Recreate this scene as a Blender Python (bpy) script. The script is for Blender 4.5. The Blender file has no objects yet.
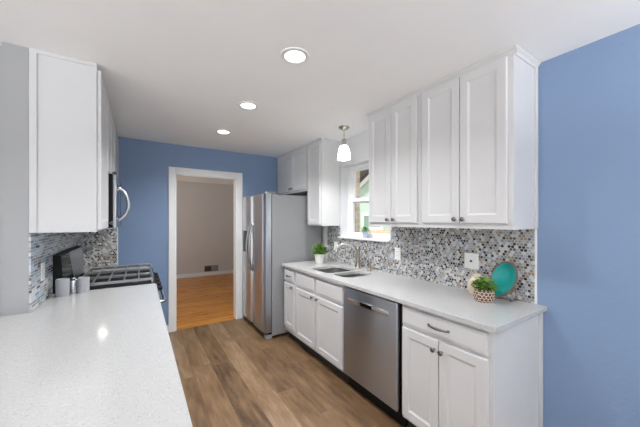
import bpy, bmesh, math, random
from mathutils import Vector, Matrix
random.seed(7)
sc = bpy.context.scene
C = sc.collection

# ------------------------------------------------------------------ camera, sky, exposure
CAM_H, CEIL = 1.447, 2.44
cam_data = bpy.data.cameras.new('camera')
cam_data.sensor_width = 36.0
cam_data.lens = 15.747
cam_data.shift_y = 0.0105
cam_data.clip_start = 0.02
cam = bpy.data.objects.new('camera', cam_data)
C.objects.link(cam)
cam.location = (0, 0, CAM_H)
cam.rotation_euler = (math.pi / 2, 0, -math.radians(32.87))
sc.camera = cam

world = bpy.data.worlds.new('sky')
sc.world = world
world.use_nodes = True
bg = world.node_tree.nodes['Background']
bg.inputs['Color'].default_value = (0.93, 0.97, 1.0, 1)
WORLD_S = 2.5
bg.inputs['Strength'].default_value = WORLD_S
# overcast sky above the horizon, brighter glow added below it to light the ceiling
wn = world.node_tree
w_tc = wn.nodes.new('ShaderNodeTexCoord'); w_sep = wn.nodes.new('ShaderNodeSeparateXYZ'); w_ramp = wn.nodes.new('ShaderNodeValToRGB')
w_map = wn.nodes.new('ShaderNodeMath'); w_map.operation = 'MULTIPLY_ADD'; w_map.inputs[1].default_value = .5; w_map.inputs[2].default_value = .5
wn.links.new(w_tc.outputs['Generated'], w_sep.inputs[0]); wn.links.new(w_sep.outputs[2], w_map.inputs[0]); wn.links.new(w_map.outputs[0], w_ramp.inputs[0])
w_ramp.color_ramp.elements[0].position = .47; w_ramp.color_ramp.elements[0].color = (.955, .98, 1.0, 1)
w_ramp.color_ramp.elements[1].position = .53; w_ramp.color_ramp.elements[1].color = (.42, .44, .46, 1)
wn.links.new(w_ramp.outputs[0], bg.inputs['Color'])

sun_data = bpy.data.lights.new('sun', 'SUN'); sun_data.energy = 3.2; sun_data.angle = math.radians(1.5); sun_data.color = (1, .96, .9)
sun = bpy.data.objects.new('sun', sun_data); C.objects.link(sun)
sun.rotation_euler = Vector((.62, .12, -.78)).to_track_quat('-Z', 'Y').to_euler()

sc.view_settings.view_transform = 'Standard'
sc.view_settings.look = 'None'
sc.view_settings.gamma = 1.0
sc.view_settings.use_curve_mapping = False
sc.view_settings.exposure = 0.12
DOWNLIGHT_W = 11
PENDANT_W = 23
FILL_UPLIGHT_W = 68

# ------------------------------------------------------------------ materials
def lin(r, g, b):
    f = lambda c: (c / 255 / 12.92) if c / 255 <= 0.04045 else ((c / 255 + 0.055) / 1.055) ** 2.4
    return (f(r), f(g), f(b), 1.0)

def new_mat(name):
    m = bpy.data.materials.new(name)
    m.use_nodes = True
    nt = m.node_tree
    return m, nt, nt.nodes['Principled BSDF']

def setp(b, **k):
    for key, v in k.items():
        b.inputs[key.replace('_', ' ')].default_value = v

class N:
    """tiny node writer"""
    def __init__(s, nt): s.nt = nt
    def node(s, t, **p):
        n = s.nt.nodes.new(t)
        for k, v in p.items(): setattr(n, k, v)
        return n
    def put(s, sock, v):
        if hasattr(v, 'is_linked'): s.nt.links.new(v, sock)
        else: sock.default_value = v
    def m(s, op, a, b=0.0, c=0.0):
        n = s.node('ShaderNodeMath', operation=op)
        s.put(n.inputs[0], a); s.put(n.inputs[1], b); s.put(n.inputs[2], c)
        return n.outputs[0]
    def coords(s):
        n = s.node('ShaderNodeTexCoord')
        x = s.node('ShaderNodeSeparateXYZ')
        s.nt.links.new(n.outputs['Object'], x.inputs[0])
        return x.outputs[0], x.outputs[1], x.outputs[2]
    def xyz(s, a, b, c=0.0):
        n = s.node('ShaderNodeCombineXYZ')
        s.put(n.inputs[0], a); s.put(n.inputs[1], b); s.put(n.inputs[2], c)
        return n.outputs[0]
    def white(s, vec):
        n = s.node('ShaderNodeTexWhiteNoise', noise_dimensions='3D')
        s.nt.links.new(vec, n.inputs['Vector'])
        return n.outputs['Value']
    def noise(s, vec, scale, detail=3.0, rough=0.5):
        n = s.node('ShaderNodeTexNoise')
        if vec is not None: s.nt.links.new(vec, n.inputs['Vector'])
        n.inputs['Scale'].default_value = scale
        n.inputs['Detail'].default_value = detail
        n.inputs['Roughness'].default_value = rough
        return n.outputs['Fac']
    def ramp(s, fac, stops, mode='LINEAR'):
        n = s.node('ShaderNodeValToRGB')
        n.color_ramp.interpolation = mode
        e = n.color_ramp.elements
        while len(e) < len(stops): e.new(0.5)
        for i, (p, c) in enumerate(stops):
            e[i].position = p; e[i].color = c
        s.nt.links.new(fac, n.inputs[0])
        return n.outputs[0]
    def mix(s, fac, a, b, blend='MIX'):
        n = s.node('ShaderNodeMix', data_type='RGBA', blend_type=blend)
        s.put(n.inputs[0], fac); s.put(n.inputs[6], a); s.put(n.inputs[7], b)
        return n.outputs[2]
    def bump(s, h, strength, dist):
        n = s.node('ShaderNodeBump')
        n.inputs['Strength'].default_value = strength
        n.inputs['Distance'].default_value = dist
        s.put(n.inputs['Height'], h)
        return n.outputs[0]
    def link(s, a, b): s.nt.links.new(a, b)

def paint(name, col, rough=0.5, bump=0.0, scale=220):
    m, nt, b = new_mat(name)
    n = N(nt)
    tc = n.node('ShaderNodeTexCoord').outputs['Object']
    f = n.noise(tc, 3.0, 2)
    c0 = lin(*col); 
    n.link(n.mix(f, tuple(x * .975 for x in c0[:3]) + (1,), tuple(min(1, x * 1.025) for x in c0[:3]) + (1,)), b.inputs['Base Color'])
    setp(b, Roughness=rough)
    if bump:
        n.link(n.bump(n.noise(tc, scale, 3), bump, 0.004), b.inputs['Normal'])
    return m

def metal(name, col, rough, brush_axis=None, metallic=1.0):
    m, nt, b = new_mat(name)
    n = N(nt)
    setp(b, Metallic=metallic, Roughness=rough)
    b.inputs['Base Color'].default_value = lin(*col)
    if brush_axis is not None:
        x, y, z = n.coords()
        sc_ = [350, 350, 350]; sc_[brush_axis] = 3
        v = n.xyz(n.m('MULTIPLY', x, sc_[0]), n.m('MULTIPLY', y, sc_[1]), n.m('MULTIPLY', z, sc_[2]))
        f = n.noise(v, 1.0, 2)
        n.link(n.m('MULTIPLY_ADD', f, 0.03, rough - 0.015), b.inputs['Roughness'])
        n.link(n.bump(f, 0.001, 0.001), b.inputs['Normal'])
    else:
        tc = n.node('ShaderNodeTexCoord').outputs['Object']
        n.link(n.m('MULTIPLY_ADD', n.noise(tc, 60, 2), 0.06, rough - 0.03), b.inputs['Roughness'])
    return m

def penny(name, axis, size, palette, grout, rough=0.22, cyl_r=None):
    """round mosaic on a hexagonal lattice; axis = 'y' or 'x' is the horizontal one"""
    m, nt, b = new_mat(name)
    n = N(nt)
    x, y, z = n.coords()
    h = y if axis == 'y' else x
    if cyl_r: h = n.m('MULTIPLY', n.m('ARCTAN2', y, x), cyl_r)
    u = n.m('DIVIDE', h, size); v = n.m('DIVIDE', z, size)
    R3 = math.sqrt(3)
    vs = n.m('DIVIDE', v, R3)
    au = n.m('FLOOR', n.m('ADD', u, .5)); av = n.m('MULTIPLY', n.m('FLOOR', n.m('ADD', vs, .5)), R3)
    bu = n.m('ADD', n.m('FLOOR', u), .5); bv = n.m('MULTIPLY', n.m('ADD', n.m('FLOOR', vs), .5), R3)
    def d(pu, pv):
        a = n.m('SUBTRACT', u, pu); c = n.m('SUBTRACT', v, pv)
        return n.m('SQRT', n.m('ADD', n.m('MULTIPLY', a, a), n.m('MULTIPLY', c, c)))
    da, db = d(au, av), d(bu, bv)
    s = n.m('LESS_THAN', da, db); inv = n.m('SUBTRACT', 1.0, s)
    iu = n.m('ADD', n.m('MULTIPLY', au, s), n.m('MULTIPLY', bu, inv))
    iv = n.m('ADD', n.m('MULTIPLY', av, s), n.m('MULTIPLY', bv, inv))
    dist = n.m('MINIMUM', da, db)
    rnd = n.white(n.xyz(n.m('MULTIPLY', iu, 2.0), n.m('MULTIPLY', iv, 1.37), 3.1))
    col = n.ramp(rnd, palette, 'CONSTANT')
    g = n.m('GREATER_THAN', dist, 0.455)
    n.link(n.mix(g, col, grout), b.inputs['Base Color'])
    n.link(n.m('MULTIPLY_ADD', g, 0.5, rough), b.inputs['Roughness'])
    n.link(n.bump(n.m('SUBTRACT', 1.0, g), 0.25, 0.001), b.inputs['Normal'])
    return m

def strip_mosaic(name, palette, grout):
    m, nt, b = new_mat(name)
    n = N(nt)
    x, y, z = n.coords()
    row = n.m('DIVIDE', z, 0.018); ri = n.m('FLOOR', row); rf = n.m('FRACT', row)
    off = n.white(n.xyz(ri, 1.7, .3))
    colx = n.m('ADD', n.m('DIVIDE', y, 0.085), n.m('MULTIPLY', off, 7.0))
    ci = n.m('FLOOR', colx); cf = n.m('FRACT', colx)
    rnd = n.white(n.xyz(ri, ci, 5.5))
    col = n.ramp(rnd, palette, 'CONSTANT')
    g = n.m('MAXIMUM', n.m('LESS_THAN', rf, 0.14), n.m('LESS_THAN', cf, 0.05))
    n.link(n.mix(g, col, grout), b.inputs['Base Color'])
    n.link(n.m('MULTIPLY_ADD', g, 0.5, 0.15), b.inputs['Roughness'])
    return m

def planks(name, axis, width, length, stops, rough, grain=1.0):
    m, nt, b = new_mat(name)
    n = N(nt)
    x, y, z = n.coords()
    a, l = (x, y) if axis == 'y' else (y, x)
    row = n.m('DIVIDE', a, width); ri = n.m('FLOOR', row); rf = n.m('FRACT', row)
    off = n.white(n.xyz(ri, 4.2, .7))
    cx = n.m('ADD', n.m('DIVIDE', l, length), n.m('MULTIPLY', off, 5.0))
    ci = n.m('FLOOR', cx); cf = n.m('FRACT', cx)
    rnd = n.white(n.xyz(ri, ci, 1.5))
    shift = n.m('MULTIPLY', rnd, 37.0)
    gv = n.xyz(n.m('ADD', n.m('MULTIPLY', a, 26.0), shift), n.m('ADD', n.m('MULTIPLY', l, 4.0), shift), shift)
    g1 = n.noise(gv, 1.0, 6, 0.62)
    gv2 = n.xyz(n.m('ADD', n.m('MULTIPLY', a, 5.0), shift), n.m('ADD', n.m('MULTIPLY', l, 1.3), shift), shift)
    g2 = n.noise(gv2, 1.0, 3, 0.5)
    t = n.m('ADD', n.m('MULTIPLY', rnd, 0.20), n.m('ADD', n.m('MULTIPLY', g1, 0.55 * grain), n.m('MULTIPLY', g2, 0.45)))
    t = n.m('SUBTRACT', t, 0.08 * grain)
    col = n.ramp(t, stops)
    seam = n.m('MAXIMUM', n.m('LESS_THAN', rf, 0.012), n.m('LESS_THAN', cf, 0.0022))
    n.link(n.mix(n.m('MULTIPLY', seam, 0.55), col, lin(40, 30, 22)), b.inputs['Base Color'])
    n.link(n.m('MULTIPLY_ADD', g1, 0.2, rough - 0.1), b.inputs['Roughness'])
    n.link(n.bump(n.m('SUBTRACT', g1, n.m('MULTIPLY', seam, 0.5)), 0.12, 0.002), b.inputs['Normal'])
    return m

def quartz(name):
    m, nt, b = new_mat(name)
    n = N(nt)
    tc = n.node('ShaderNodeTexCoord').outputs['Object']
    v = n.node('ShaderNodeTexVoronoi'); n.link(tc, v.inputs['Vector']); v.inputs['Scale'].default_value = 260
    w = n.white(v.outputs['Position'])
    c = n.ramp(w, [(0, lin(174, 174, 173)), (.05, lin(188, 188, 187)), (.8, lin(191, 191, 190)), (.96, lin(201, 201, 201))], 'CONSTANT')
    f = n.noise(tc, 5, 3)
    n.link(n.mix(n.m('MULTIPLY', f, .12), c, lin(190, 190, 192)), b.inputs['Base Color'])
    setp(b, Roughness=0.13)
    return m

def glass(name, col=(1, 1, 1, 1)):
    m = bpy.data.materials.new(name); m.use_nodes = True
    nt = m.node_tree; nt.nodes.clear()
    o = nt.nodes.new('ShaderNodeOutputMaterial'); mx = nt.nodes.new('ShaderNodeMixShader')
    t = nt.nodes.new('ShaderNodeBsdfTransparent'); g = nt.nodes.new('ShaderNodeBsdfGlossy')
    t.inputs[0].default_value = col
    g.inputs['Roughness'].default_value = 0.02
    f = nt.nodes.new('ShaderNodeFresnel'); f.inputs[0].default_value = 1.25
    nt.links.new(f.outputs[0], mx.inputs[0]); nt.links.new(t.outputs[0], mx.inputs[1]); nt.links.new(g.outputs[0], mx.inputs[2])
    nt.links.new(mx.outputs[0], o.inputs[0])
    return m

def emit(name, col, strength):
    m, nt, b = new_mat(name)
    b.inputs['Base Color'].default_value = col
    b.inputs['Emission Color'].default_value = col
    b.inputs['Emission Strength'].default_value = strength
    return m

def leafmat(name, c0, c1):
    m, nt, b = new_mat(name)
    n = N(nt)
    tc = n.node('ShaderNodeTexCoord').outputs['Object']
    n.link(n.ramp(n.noise(tc, 45, 2), [(.3, lin(*c0)), (.7, lin(*c1))]), b.inputs['Base Color'])
    setp(b, Roughness=0.5)
    return m

def bricks(name):
    m, nt, b = new_mat(name)
    n = N(nt)
    x, y, z = n.coords()
    t = n.node('ShaderNodeTexBrick')
    n.link(n.xyz(n.m('ADD', x, y), z), t.inputs['Vector'])
    t.inputs['Color1'].default_value = lin(222, 204, 180); t.inputs['Color2'].default_value = lin(194, 168, 144)
    t.inputs['Mortar'].default_value = lin(214, 208, 198)
    t.inputs['Scale'].default_value = 1.0; t.inputs['Brick Width'].default_value = .2
    t.inputs['Row Height'].default_value = .075; t.inputs['Mortar Size'].default_value = .008
    n.link(t.outputs['Color'], b.inputs['Base Color']); setp(b, Roughness=.85)
    return m

M = {}
M['ceiling'] = paint('ceiling_paint', (244, 244, 244), 0.9, 0.12, 60)
M['blue'] = paint('blue_wall_paint', (123, 146, 179), 0.5, 0.25, 55)
M['white_wall'] = paint('white_wall_paint', (214, 215, 217), 0.7, 0.1, 60)
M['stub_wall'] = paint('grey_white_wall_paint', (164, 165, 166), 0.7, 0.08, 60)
M['taupe'] = paint('taupe_wall_paint', (208, 206, 202), 0.8, 0.1, 60)
M['cab'] = paint('white_cabinet_paint', (208, 208, 209), 0.48)
M['trim'] = paint('white_trim_paint', (236, 236, 235), 0.35)
M['vinyl'] = paint('white_vinyl', (240, 240, 240), 0.35)
M['plastic_white'] = paint('white_plastic', (240, 240, 238), 0.3)
M['slot'] = paint('dark_slot', (60, 58, 56), 0.5)
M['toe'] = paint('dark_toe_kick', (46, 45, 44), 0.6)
M['toe_white'] = paint('white_toe_strip', (214, 215, 216), 0.5)
M['steel_v'] = metal('brushed_stainless_vertical', (186, 190, 197), 0.29, 2)
setp(M['steel_v'].node_tree.nodes['Principled BSDF'], Anisotropic=.95, Anisotropic_Rotation=.25)
M['steel_h'] = metal('brushed_stainless_horizontal', (186, 187, 188), 0.28, 1)
M['steel_sink'] = metal('satin_sink_steel', (196, 196, 195), 0.28)
M['steel_light'] = metal('bright_stainless', (214, 214, 214), 0.25)
M['fridge_side'] = paint('grey_appliance_side', (142, 143, 145), 0.42, 0.15, 500)
M['chrome'] = metal('polished_nickel', (205, 205, 203), 0.12)
M['nickel'] = metal('brushed_nickel', (186, 180, 168), 0.25)
M['pewter'] = metal('dark_pewter', (120, 119, 118), 0.28)
M['black'] = paint('black_enamel', (15, 15, 16), 0.5)
setp(M['black'].node_tree.nodes['Principled BSDF'], Specular_IOR_Level=.25)
M['black_gloss'] = paint('black_glass', (10, 10, 11), 0.1)
setp(M['black_gloss'].node_tree.nodes['Principled BSDF'], Specular_IOR_Level=.15)
M['iron'] = paint('cast_iron', (48, 48, 49), 0.4)
M['iron_worn'] = metal('grey_cast_iron', (150, 150, 150), 0.38, None, 0.7)
M['quartz'] = quartz('white_quartz')
M['canister'] = paint('grey_ceramic', (172, 174, 178), 0.45)
M['cream'] = paint('cream_ceramic', (214, 200, 176), 0.45)
M['pot_white'] = paint('white_ceramic', (236, 232, 226), 0.4)
M['pot_lilac'] = paint('pale_lilac_ceramic', (186, 188, 214), 0.4)
M['soil'] = paint('potting_soil', (52, 40, 30), 0.95)
M['teal'] = paint('teal_glaze', (20, 138, 134), 0.16)
M['plate_rim'] = paint('brown_plate_rim', (112, 92, 80), 0.4)
M['wire'] = metal('bronze_wire', (120, 96, 78), 0.4)
M['leaf'] = leafmat('green_leaf', (48, 98, 24), (142, 186, 66))
M['leaf_bright'] = leafmat('bright_green_leaf', (40, 140, 60), (110, 210, 120))
M['leaf_tree'] = leafmat('tree_leaf', (74, 98, 48), (150, 160, 96))
M['bark'] = paint('bark', (96, 80, 64), 0.9)
M['glass'] = glass('window_glass')
def frosted(name):
    m = bpy.data.materials.new(name); m.use_nodes = True
    nt = m.node_tree; b = nt.nodes['Principled BSDF']; o = nt.nodes['Material Output']
    b.inputs['Base Color'].default_value = (.9, .9, .9, 1); b.inputs['Roughness'].default_value = .3
    t = nt.nodes.new('ShaderNodeBsdfTranslucent'); t.inputs[0].default_value = (.92, .92, .92, 1)
    x = nt.nodes.new('ShaderNodeMixShader'); x.inputs[0].default_value = .65
    nt.links.new(b.outputs[0], x.inputs[1]); nt.links.new(t.outputs[0], x.inputs[2]); nt.links.new(x.outputs[0], o.inputs[0])
    return m
M['shade'] = frosted('frosted_glass')
M['led'] = emit('lit_diffuser', (1, .99, .97, 1), 6.0)
M['work_led'] = emit('lit_work_light', (1, .98, .94, 1), 16.0)
M['siding'] = paint('pale_green_siding', (176, 202, 186), 0.8)
M['ext_trim'] = paint('white_exterior_trim', (236, 236, 230), 0.6)
M['roof'] = paint('roof_shingle', (120, 116, 110), 0.9)
M['dark_glass'] = paint('neighbour_window_glass', (120, 146, 134), 0.1)
M['grass'] = paint('dry_lawn', (176, 164, 128), 0.95)
M['brick'] = bricks('tan_brick')
M['grille'] = paint('vent_grille', (150, 144, 138), 0.5)
M['lvp'] = planks('brown_plank_floor', 'y', 0.178, 1.22,
                  [(.28, lin(66, 47, 31)), (.44, lin(107, 82, 57)), (.58, lin(129, 102, 73)), (.78, lin(160, 137, 112))], 0.42)
M['oak'] = planks('golden_oak_floor', 'x', 0.057, 0.9,
                  [(.2, lin(142, 80, 16)), (.5, lin(196, 128, 40)), (.8, lin(226, 164, 72))], 0.3, 0.8)
M['penny'] = penny('round_mosaic', 'y', 0.0215,
                   [(0, lin(198, 199, 200)), (.20, lin(164, 167, 171)), (.42, lin(134, 142, 152)), (.60, lin(146, 132, 116)),
                    (.74, lin(52, 46, 44)), (.86, lin(100, 94, 90)), (.95, lin(164, 154, 142))], lin(190, 190, 188))
M['penny_x'] = penny('round_mosaic_far', 'x', 0.0215,
                   [(0, lin(214, 214, 212)), (.24, lin(176, 178, 180)), (.44, lin(150, 146, 136)), (.6, lin(150, 134, 112)),
                    (.72, lin(60, 54, 50)), (.88, lin(100, 96, 92))], lin(196, 194, 188))
M['mosaic'] = strip_mosaic('linear_mosaic',
                   [(0, lin(206, 212, 218)), (.28, lin(178, 192, 204)), (.52, lin(150, 152, 152)), (.70, lin(168, 160, 150)),
                    (.84, lin(104, 102, 102)), (.93, lin(132, 152, 168))], lin(200, 200, 198))
M['basket'] = penny('brown_white_lattice', 'y', 0.021,
                    [(0, lin(104, 70, 56)), (.6, lin(112, 76, 60)), (.8, lin(92, 64, 52))], lin(228, 218, 204), 0.5, 0.055)

# ------------------------------------------------------------------ mesh helpers
def root_loc(o):
    v = Vector(o.location)
    while o.parent: o = o.parent; v += o.location
    return v

def smooth_by_angle(me, deg=40):
    bm = bmesh.new(); bm.from_mesh(me)
    for f in bm.faces: f.smooth = True
    for e in bm.edges:
        if len(e.link_faces) == 2:
            e.smooth = e.calc_face_angle(0) < math.radians(deg)
    bm.to_mesh(me); bm.free()

class MB:
    def __init__(s): s.bm = bmesh.new()
    def box(s, x0, x1, y0, y1, z0, z1, bevel=0.0, seg=2):
        r = bmesh.ops.create_cube(s.bm, size=1)
        for v in r['verts']:
            v.co = Vector((x0 + (v.co.x + .5) * (x1 - x0), y0 + (v.co.y + .5) * (y1 - y0), z0 + (v.co.z + .5) * (z1 - z0)))
        if bevel:
            es = list({e for v in r['verts'] for e in v.link_edges})
            bmesh.ops.bevel(s.bm, geom=es, offset=bevel, segments=seg, profile=.5, affect='EDGES')
        return s
    def rings(s, rings, cap0=True, cap1=True, close=True):
        rs = [[s.bm.verts.new(p) for p in r] for r in rings]
        n = len(rs[0])
        for a, b in zip(rs, rs[1:]):
            for i in range(n if close else n - 1):
                j = (i + 1) % n
                s.bm.faces.new((a[i], a[j], b[j], b[i]))
        if cap0: s.bm.faces.new(rs[0][::-1])
        if cap1: s.bm.faces.new(rs[-1])
        return s
    def lathe(s, prof, origin, axis='z', seg=32, cap0=True, cap1=True, ey=1.0):
        o = Vector(origin); rr = []
        for r, h in prof:
            ring = []
            for i in range(seg):
                a = 2 * math.pi * i / seg
                p = (r * math.cos(a), r * math.sin(a) * ey, h)
                if axis == 'x': p = (p[2], p[0], p[1])
                elif axis == '-x': p = (-p[2], p[0], p[1])
                elif axis == 'y': p = (p[1], p[2], p[0])
                ring.append(o + Vector(p))
            rr.append(ring)
        return s.rings(rr, cap0, cap1)
    def tube(s, pts, r, seg=12):
        pts = [Vector(p) for p in pts]; rr = []
        rad = r if isinstance(r, (list, tuple)) else [r] * len(pts)
        up = None
        for i, p in enumerate(pts):
            t = (pts[min(i + 1, len(pts) - 1)] - pts[max(i - 1, 0)]).normalized()
            if up is None:
                up = Vector((0, 0, 1)) if abs(t.z) < .9 else Vector((1, 0, 0))
            a = t.cross(up).normalized(); b = a.cross(t).normalized(); up = b
            rr.append([p + rad[i] * (math.cos(2 * math.pi * k / seg) * a + math.sin(2 * math.pi * k / seg) * b) for k in range(seg)])
        return s.rings(rr)
    def prism(s, poly, axis, a0, a1, bevel=0):
        """poly: 2D points in the two other axes (order x,y,z without axis)"""
        def P(p, a):
            return Vector({'x': (a, p[0], p[1]), 'y': (p[0], a, p[1]), 'z': (p[0], p[1], a)}[axis])
        return s.rings([[P(p, a0) for p in poly], [P(p, a1) for p in poly]])
    def panel_x(s, xb, d, y0, y1, z0, z1, prof):
        """panel in a YZ plane, back at xb, front toward d (+1/-1) in x; prof = [(inset, depth)...]"""
        rr = []
        for ins, dep in prof:
            x = xb + d * dep
            rr.append([Vector((x, y0 + ins, z0 + ins)), Vector((x, y1 - ins, z0 + ins)), Vector((x, y1 - ins, z1 - ins)), Vector((x, y0 + ins, z1 - ins))])
        return s.rings(rr)
    def build(s, name, mat, parent=None, smooth=None, bevel=0.0):
        bmesh.ops.recalc_face_normals(s.bm, faces=s.bm.faces)
        if parent is not None:
            off = root_loc(parent)
        else:
            xs = [v.co for v in s.bm.verts]
            off = Vector(((min(v.x for v in xs) + max(v.x for v in xs)) / 2, (min(v.y for v in xs) + max(v.y for v in xs)) / 2, min(v.z for v in xs)))
        bmesh.ops.translate(s.bm, verts=s.bm.verts, vec=-off)
        me = bpy.data.meshes.new(name); s.bm.to_mesh(me); s.bm.free()
        me.materials.append(mat)
        if smooth: smooth_by_angle(me, smooth)
        o = bpy.data.objects.new(name, me); C.objects.link(o)
        if parent is not None: o.parent = parent
        else: o.location = off
        if bevel:
            b = o.modifiers.new('bevel', 'BEVEL'); b.width = bevel; b.segments = 2; b.limit_method = 'ANGLE'; b.angle_limit = math.radians(50)
        return o

def tag(o, label=None, cat=None, group=None, kind=None):
    if label: o['label'] = label
    if cat: o['category'] = cat
    if group: o['group'] = group
    if kind: o['kind'] = kind
    return o
def thing(name, label, cat, loc, group=None):
    o = bpy.data.objects.new(name, None); C.objects.link(o)
    o.location = loc; o.empty_display_size = .05
    return tag(o, label, cat, group)
def struct(o): o['kind'] = 'structure'; return o
def dup(root, loc, label, group=None):
    r = root.copy(); C.objects.link(r); r.location = loc; r['label'] = label
    if group: r['group'] = group
    for ch in list(root.children):
        c = ch.copy(); C.objects.link(c); c.parent = r
        for g in list(ch.children):
            q = g.copy(); C.objects.link(q); q.parent = c
    return r
def bx(name, mat, parent, *a, **k):
    return MB().box(*a, **k).build(name, mat, parent)

# ------------------------------------------------------------------ the setting
XW = 2.126          # right wall face
YB = 4.10           # far wall face
XL = -0.534         # left kitchen wall face
Y0 = -3.4           # rear of the room
XR = -3.6           # far left of the open room

struct(bx('floor', M['lvp'], None, XR, XW + .2, Y0, YB + .02, -.05, 0))
struct(bx('floor_hall', M['oak'], None, -1.5, 2.45, YB + .02, 7.9, -.05, 0))
struct(bx('ceiling', M['ceiling'], None, XR, XW + .2, Y0, YB + .12, CEIL, CEIL + .1))
struct(bx('ceiling_hall', M['ceiling'], None, -1.5, 2.45, YB + .12, 7.9, 2.42, 2.54))
# right wall: blue run beside the camera, white run over the sink with the window opening
WY0, WY1, WZ0, WZ1 = 1.985, 2.80, 1.245, 2.115
struct(bx('wall_right', M['blue'], None, XW, XW + .2, Y0, .752, 0, CEIL))
w = MB()
w.box(XW, XW + .2, .752, WY0, 0, CEIL); w.box(XW, XW + .2, WY1, YB + .12, 0, CEIL)
w.box(XW, XW + .2, WY0, WY1, 0, WZ0); w.box(XW, XW + .2, WY0, WY1, WZ1, CEIL)
struct(w.build('wall_right_kitchen', M['white_wall']))
# far wall with doorway
DX0, DX1, DZ = 0.399, 1.20, 2.051
w = MB()
w.box(-.70, DX0, YB, YB + .12, 0, CEIL); w.box(DX1, XW, YB, YB + .12, 0, CEIL); w.box(DX0, DX1, YB, YB + .12, DZ, CEIL)
struct(w.build('wall_back', M['blue']))
# left kitchen wall and the wall turning away from it
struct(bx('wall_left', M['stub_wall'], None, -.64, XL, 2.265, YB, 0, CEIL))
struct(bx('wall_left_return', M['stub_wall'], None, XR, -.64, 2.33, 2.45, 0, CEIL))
# unseen living room behind the camera: window openings widened to let in more daylight
w = MB()
w.box(XR, XW + .2, Y0 - .12, Y0, 0, .06); w.box(XR, XW + .2, Y0 - .12, Y0, 2.38, CEIL)
w.box(XR, -3.0, Y0 - .12, Y0, .06, 2.38); w.box(1.7, XW + .2, Y0 - .12, Y0, .06, 2.38); w.box(-.8, -.5, Y0 - .12, Y0, .06, 2.38)
struct(w.build('wall_rear', M['white_wall']))
w = MB()
w.box(XR - .12, XR, Y0, 2.45, 0, .06); w.box(XR - .12, XR, Y0, 2.45, 2.38, CEIL)
w.box(XR - .12, XR, Y0, -2.9, .06, 2.38); w.box(XR - .12, XR, 1.8, 2.45, .06, 2.38); w.box(XR - .12, XR, -.7, -.4, .06, 2.38)
struct(w.build('wall_left_living', M['white_wall']))
# hall beyond the doorway
struct(bx('wall_hall_back', M['taupe'], None, -1.5, 2.45, 7.73, 7.9, 0, 2.42))
struct(bx('wall_hall_right', M['taupe'], None, 2.335, 2.45, YB + .12, 7.73, 0, 2.42))
w = MB()
w.box(-1.62, -1.5, YB + .12, 7.9, 0, .3); w.box(-1.62, -1.5, YB + .12, 7.9, 2.3, 2.42)
w.box(-1.62, -1.5, YB + .12, 4.7, .3, 2.3); w.box(-1.62, -1.5, 7.3, 7.9, .3, 2.3)
struct(w.build('wall_hall_left', M['taupe']))
struct(bx('baseboard_hall', M['trim'], None, -1.5, 2.335, 7.712, 7.73, 0, .095, bevel=.004))
# door casing
d = MB()
d.box(DX0 - .081, DX0, YB - .018, YB, 0, DZ + .089, bevel=.004); d.box(DX1, DX1 + .081, YB - .018, YB, 0, DZ + .089, bevel=.004)
d.box(DX0, DX1, YB - .018, YB, DZ, DZ + .089, bevel=.004)
d.box(DX0 - .012, DX0 + .012, YB - .002, YB + .125, 0, DZ); d.box(DX1 - .012, DX1 + .012, YB - .002, YB + .125, 0, DZ); d.box(DX0, DX1, YB - .002, YB + .125, DZ - .012, DZ + .012)
struct(d.build('door_1', M['trim']))
struct(bx('baseboard_back', M['trim'], None, .13, DX0 - .081, YB - .014, YB, 0, .09, bevel=.003))
struct(bx('baseboard_right', M['trim'], None, XW - .014, XW, Y0, .70, 0, .09, bevel=.003))

# window
win = struct(thing('window_1', None, None, (2.25, (WY0 + WY1) / 2, WZ0)))
f = MB()
fx0, fx1 = 2.225, 2.30
f.box(fx0, fx1, WY1 - .06, WY1, WZ0, WZ1, bevel=.004); f.box(fx0, fx1, WY0, WY0 + .06, WZ0, WZ1, bevel=.004)
f.box(fx0, fx1, WY0 + .06, WY1 - .06, WZ1 - .035, WZ1, bevel=.003); f.box(fx0, fx1, WY0 + .06, WY1 - .06, WZ0, WZ0 + .03, bevel=.003)
struct(f.build('window_frame', M['vinyl'], win))
def sash(x0, x1, z0, z1, a):
    s = MB(); y0, y1 = WY0 + .05, WY1 - .05
    s.box(x0, x1, y1 - a, y1, z0, z1, bevel=.003); s.box(x0, x1, y0, y0 + a, z0, z1, bevel=.003)
    s.box(x0, x1, y0 + a, y1 - a, z0, z0 + a, bevel=.003); s.box(x0, x1, y0 + a, y1 - a, z1 - a, z1, bevel=.003)
    o = struct(s.build('window_sash', M['vinyl'], win))
    g = MB().box((x0 + x1) / 2 - .003, (x0 + x1) / 2 + .003, y0 + a, y1 - a, z0 + a, z1 - a)
    return struct(g.build('glass_pane', M['glass'], o))
sash(2.235, 2.262, WZ0 + .012, 1.715, .042)
sash(2.265, 2.292, 1.655, WZ1 - .02, .042)
struct(bx('window_sill', M['trim'], None, 2.085, 2.226, WY0 - .012, WY1 + .015, WZ0 - .02, WZ0 + .001, bevel=.005))

# backsplashes
t = MB()
t.box(XW - .008, XW, .757, WY0 - .013, .914, 1.395); t.box(XW - .008, XW, WY0 - .013, WY1 + .016, .914, WZ0 - .02); t.box(XW - .008, XW, WY1 + .016, 3.092, .914, 1.395)
struct(t.build('wall_right_backsplash', M['penny']))
struct(bx('wall_left_backsplash', M['mosaic'], None, XL, XL + .008, 2.267, YB, .914, 1.40))
struct(bx('wall_back_backsplash', M['penny_x'], None, XL + .008, -.22, YB - .008, YB, .914, 1.40))
struct(bx('trim_1', M['trim'], None, XW - .01, XW, .745, .757, .914, 1.392, bevel=.002))
struct(bx('trim_2', M['trim'], None, -.22, -.21, YB - .01, YB, .914, 1.40, bevel=.002))

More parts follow.
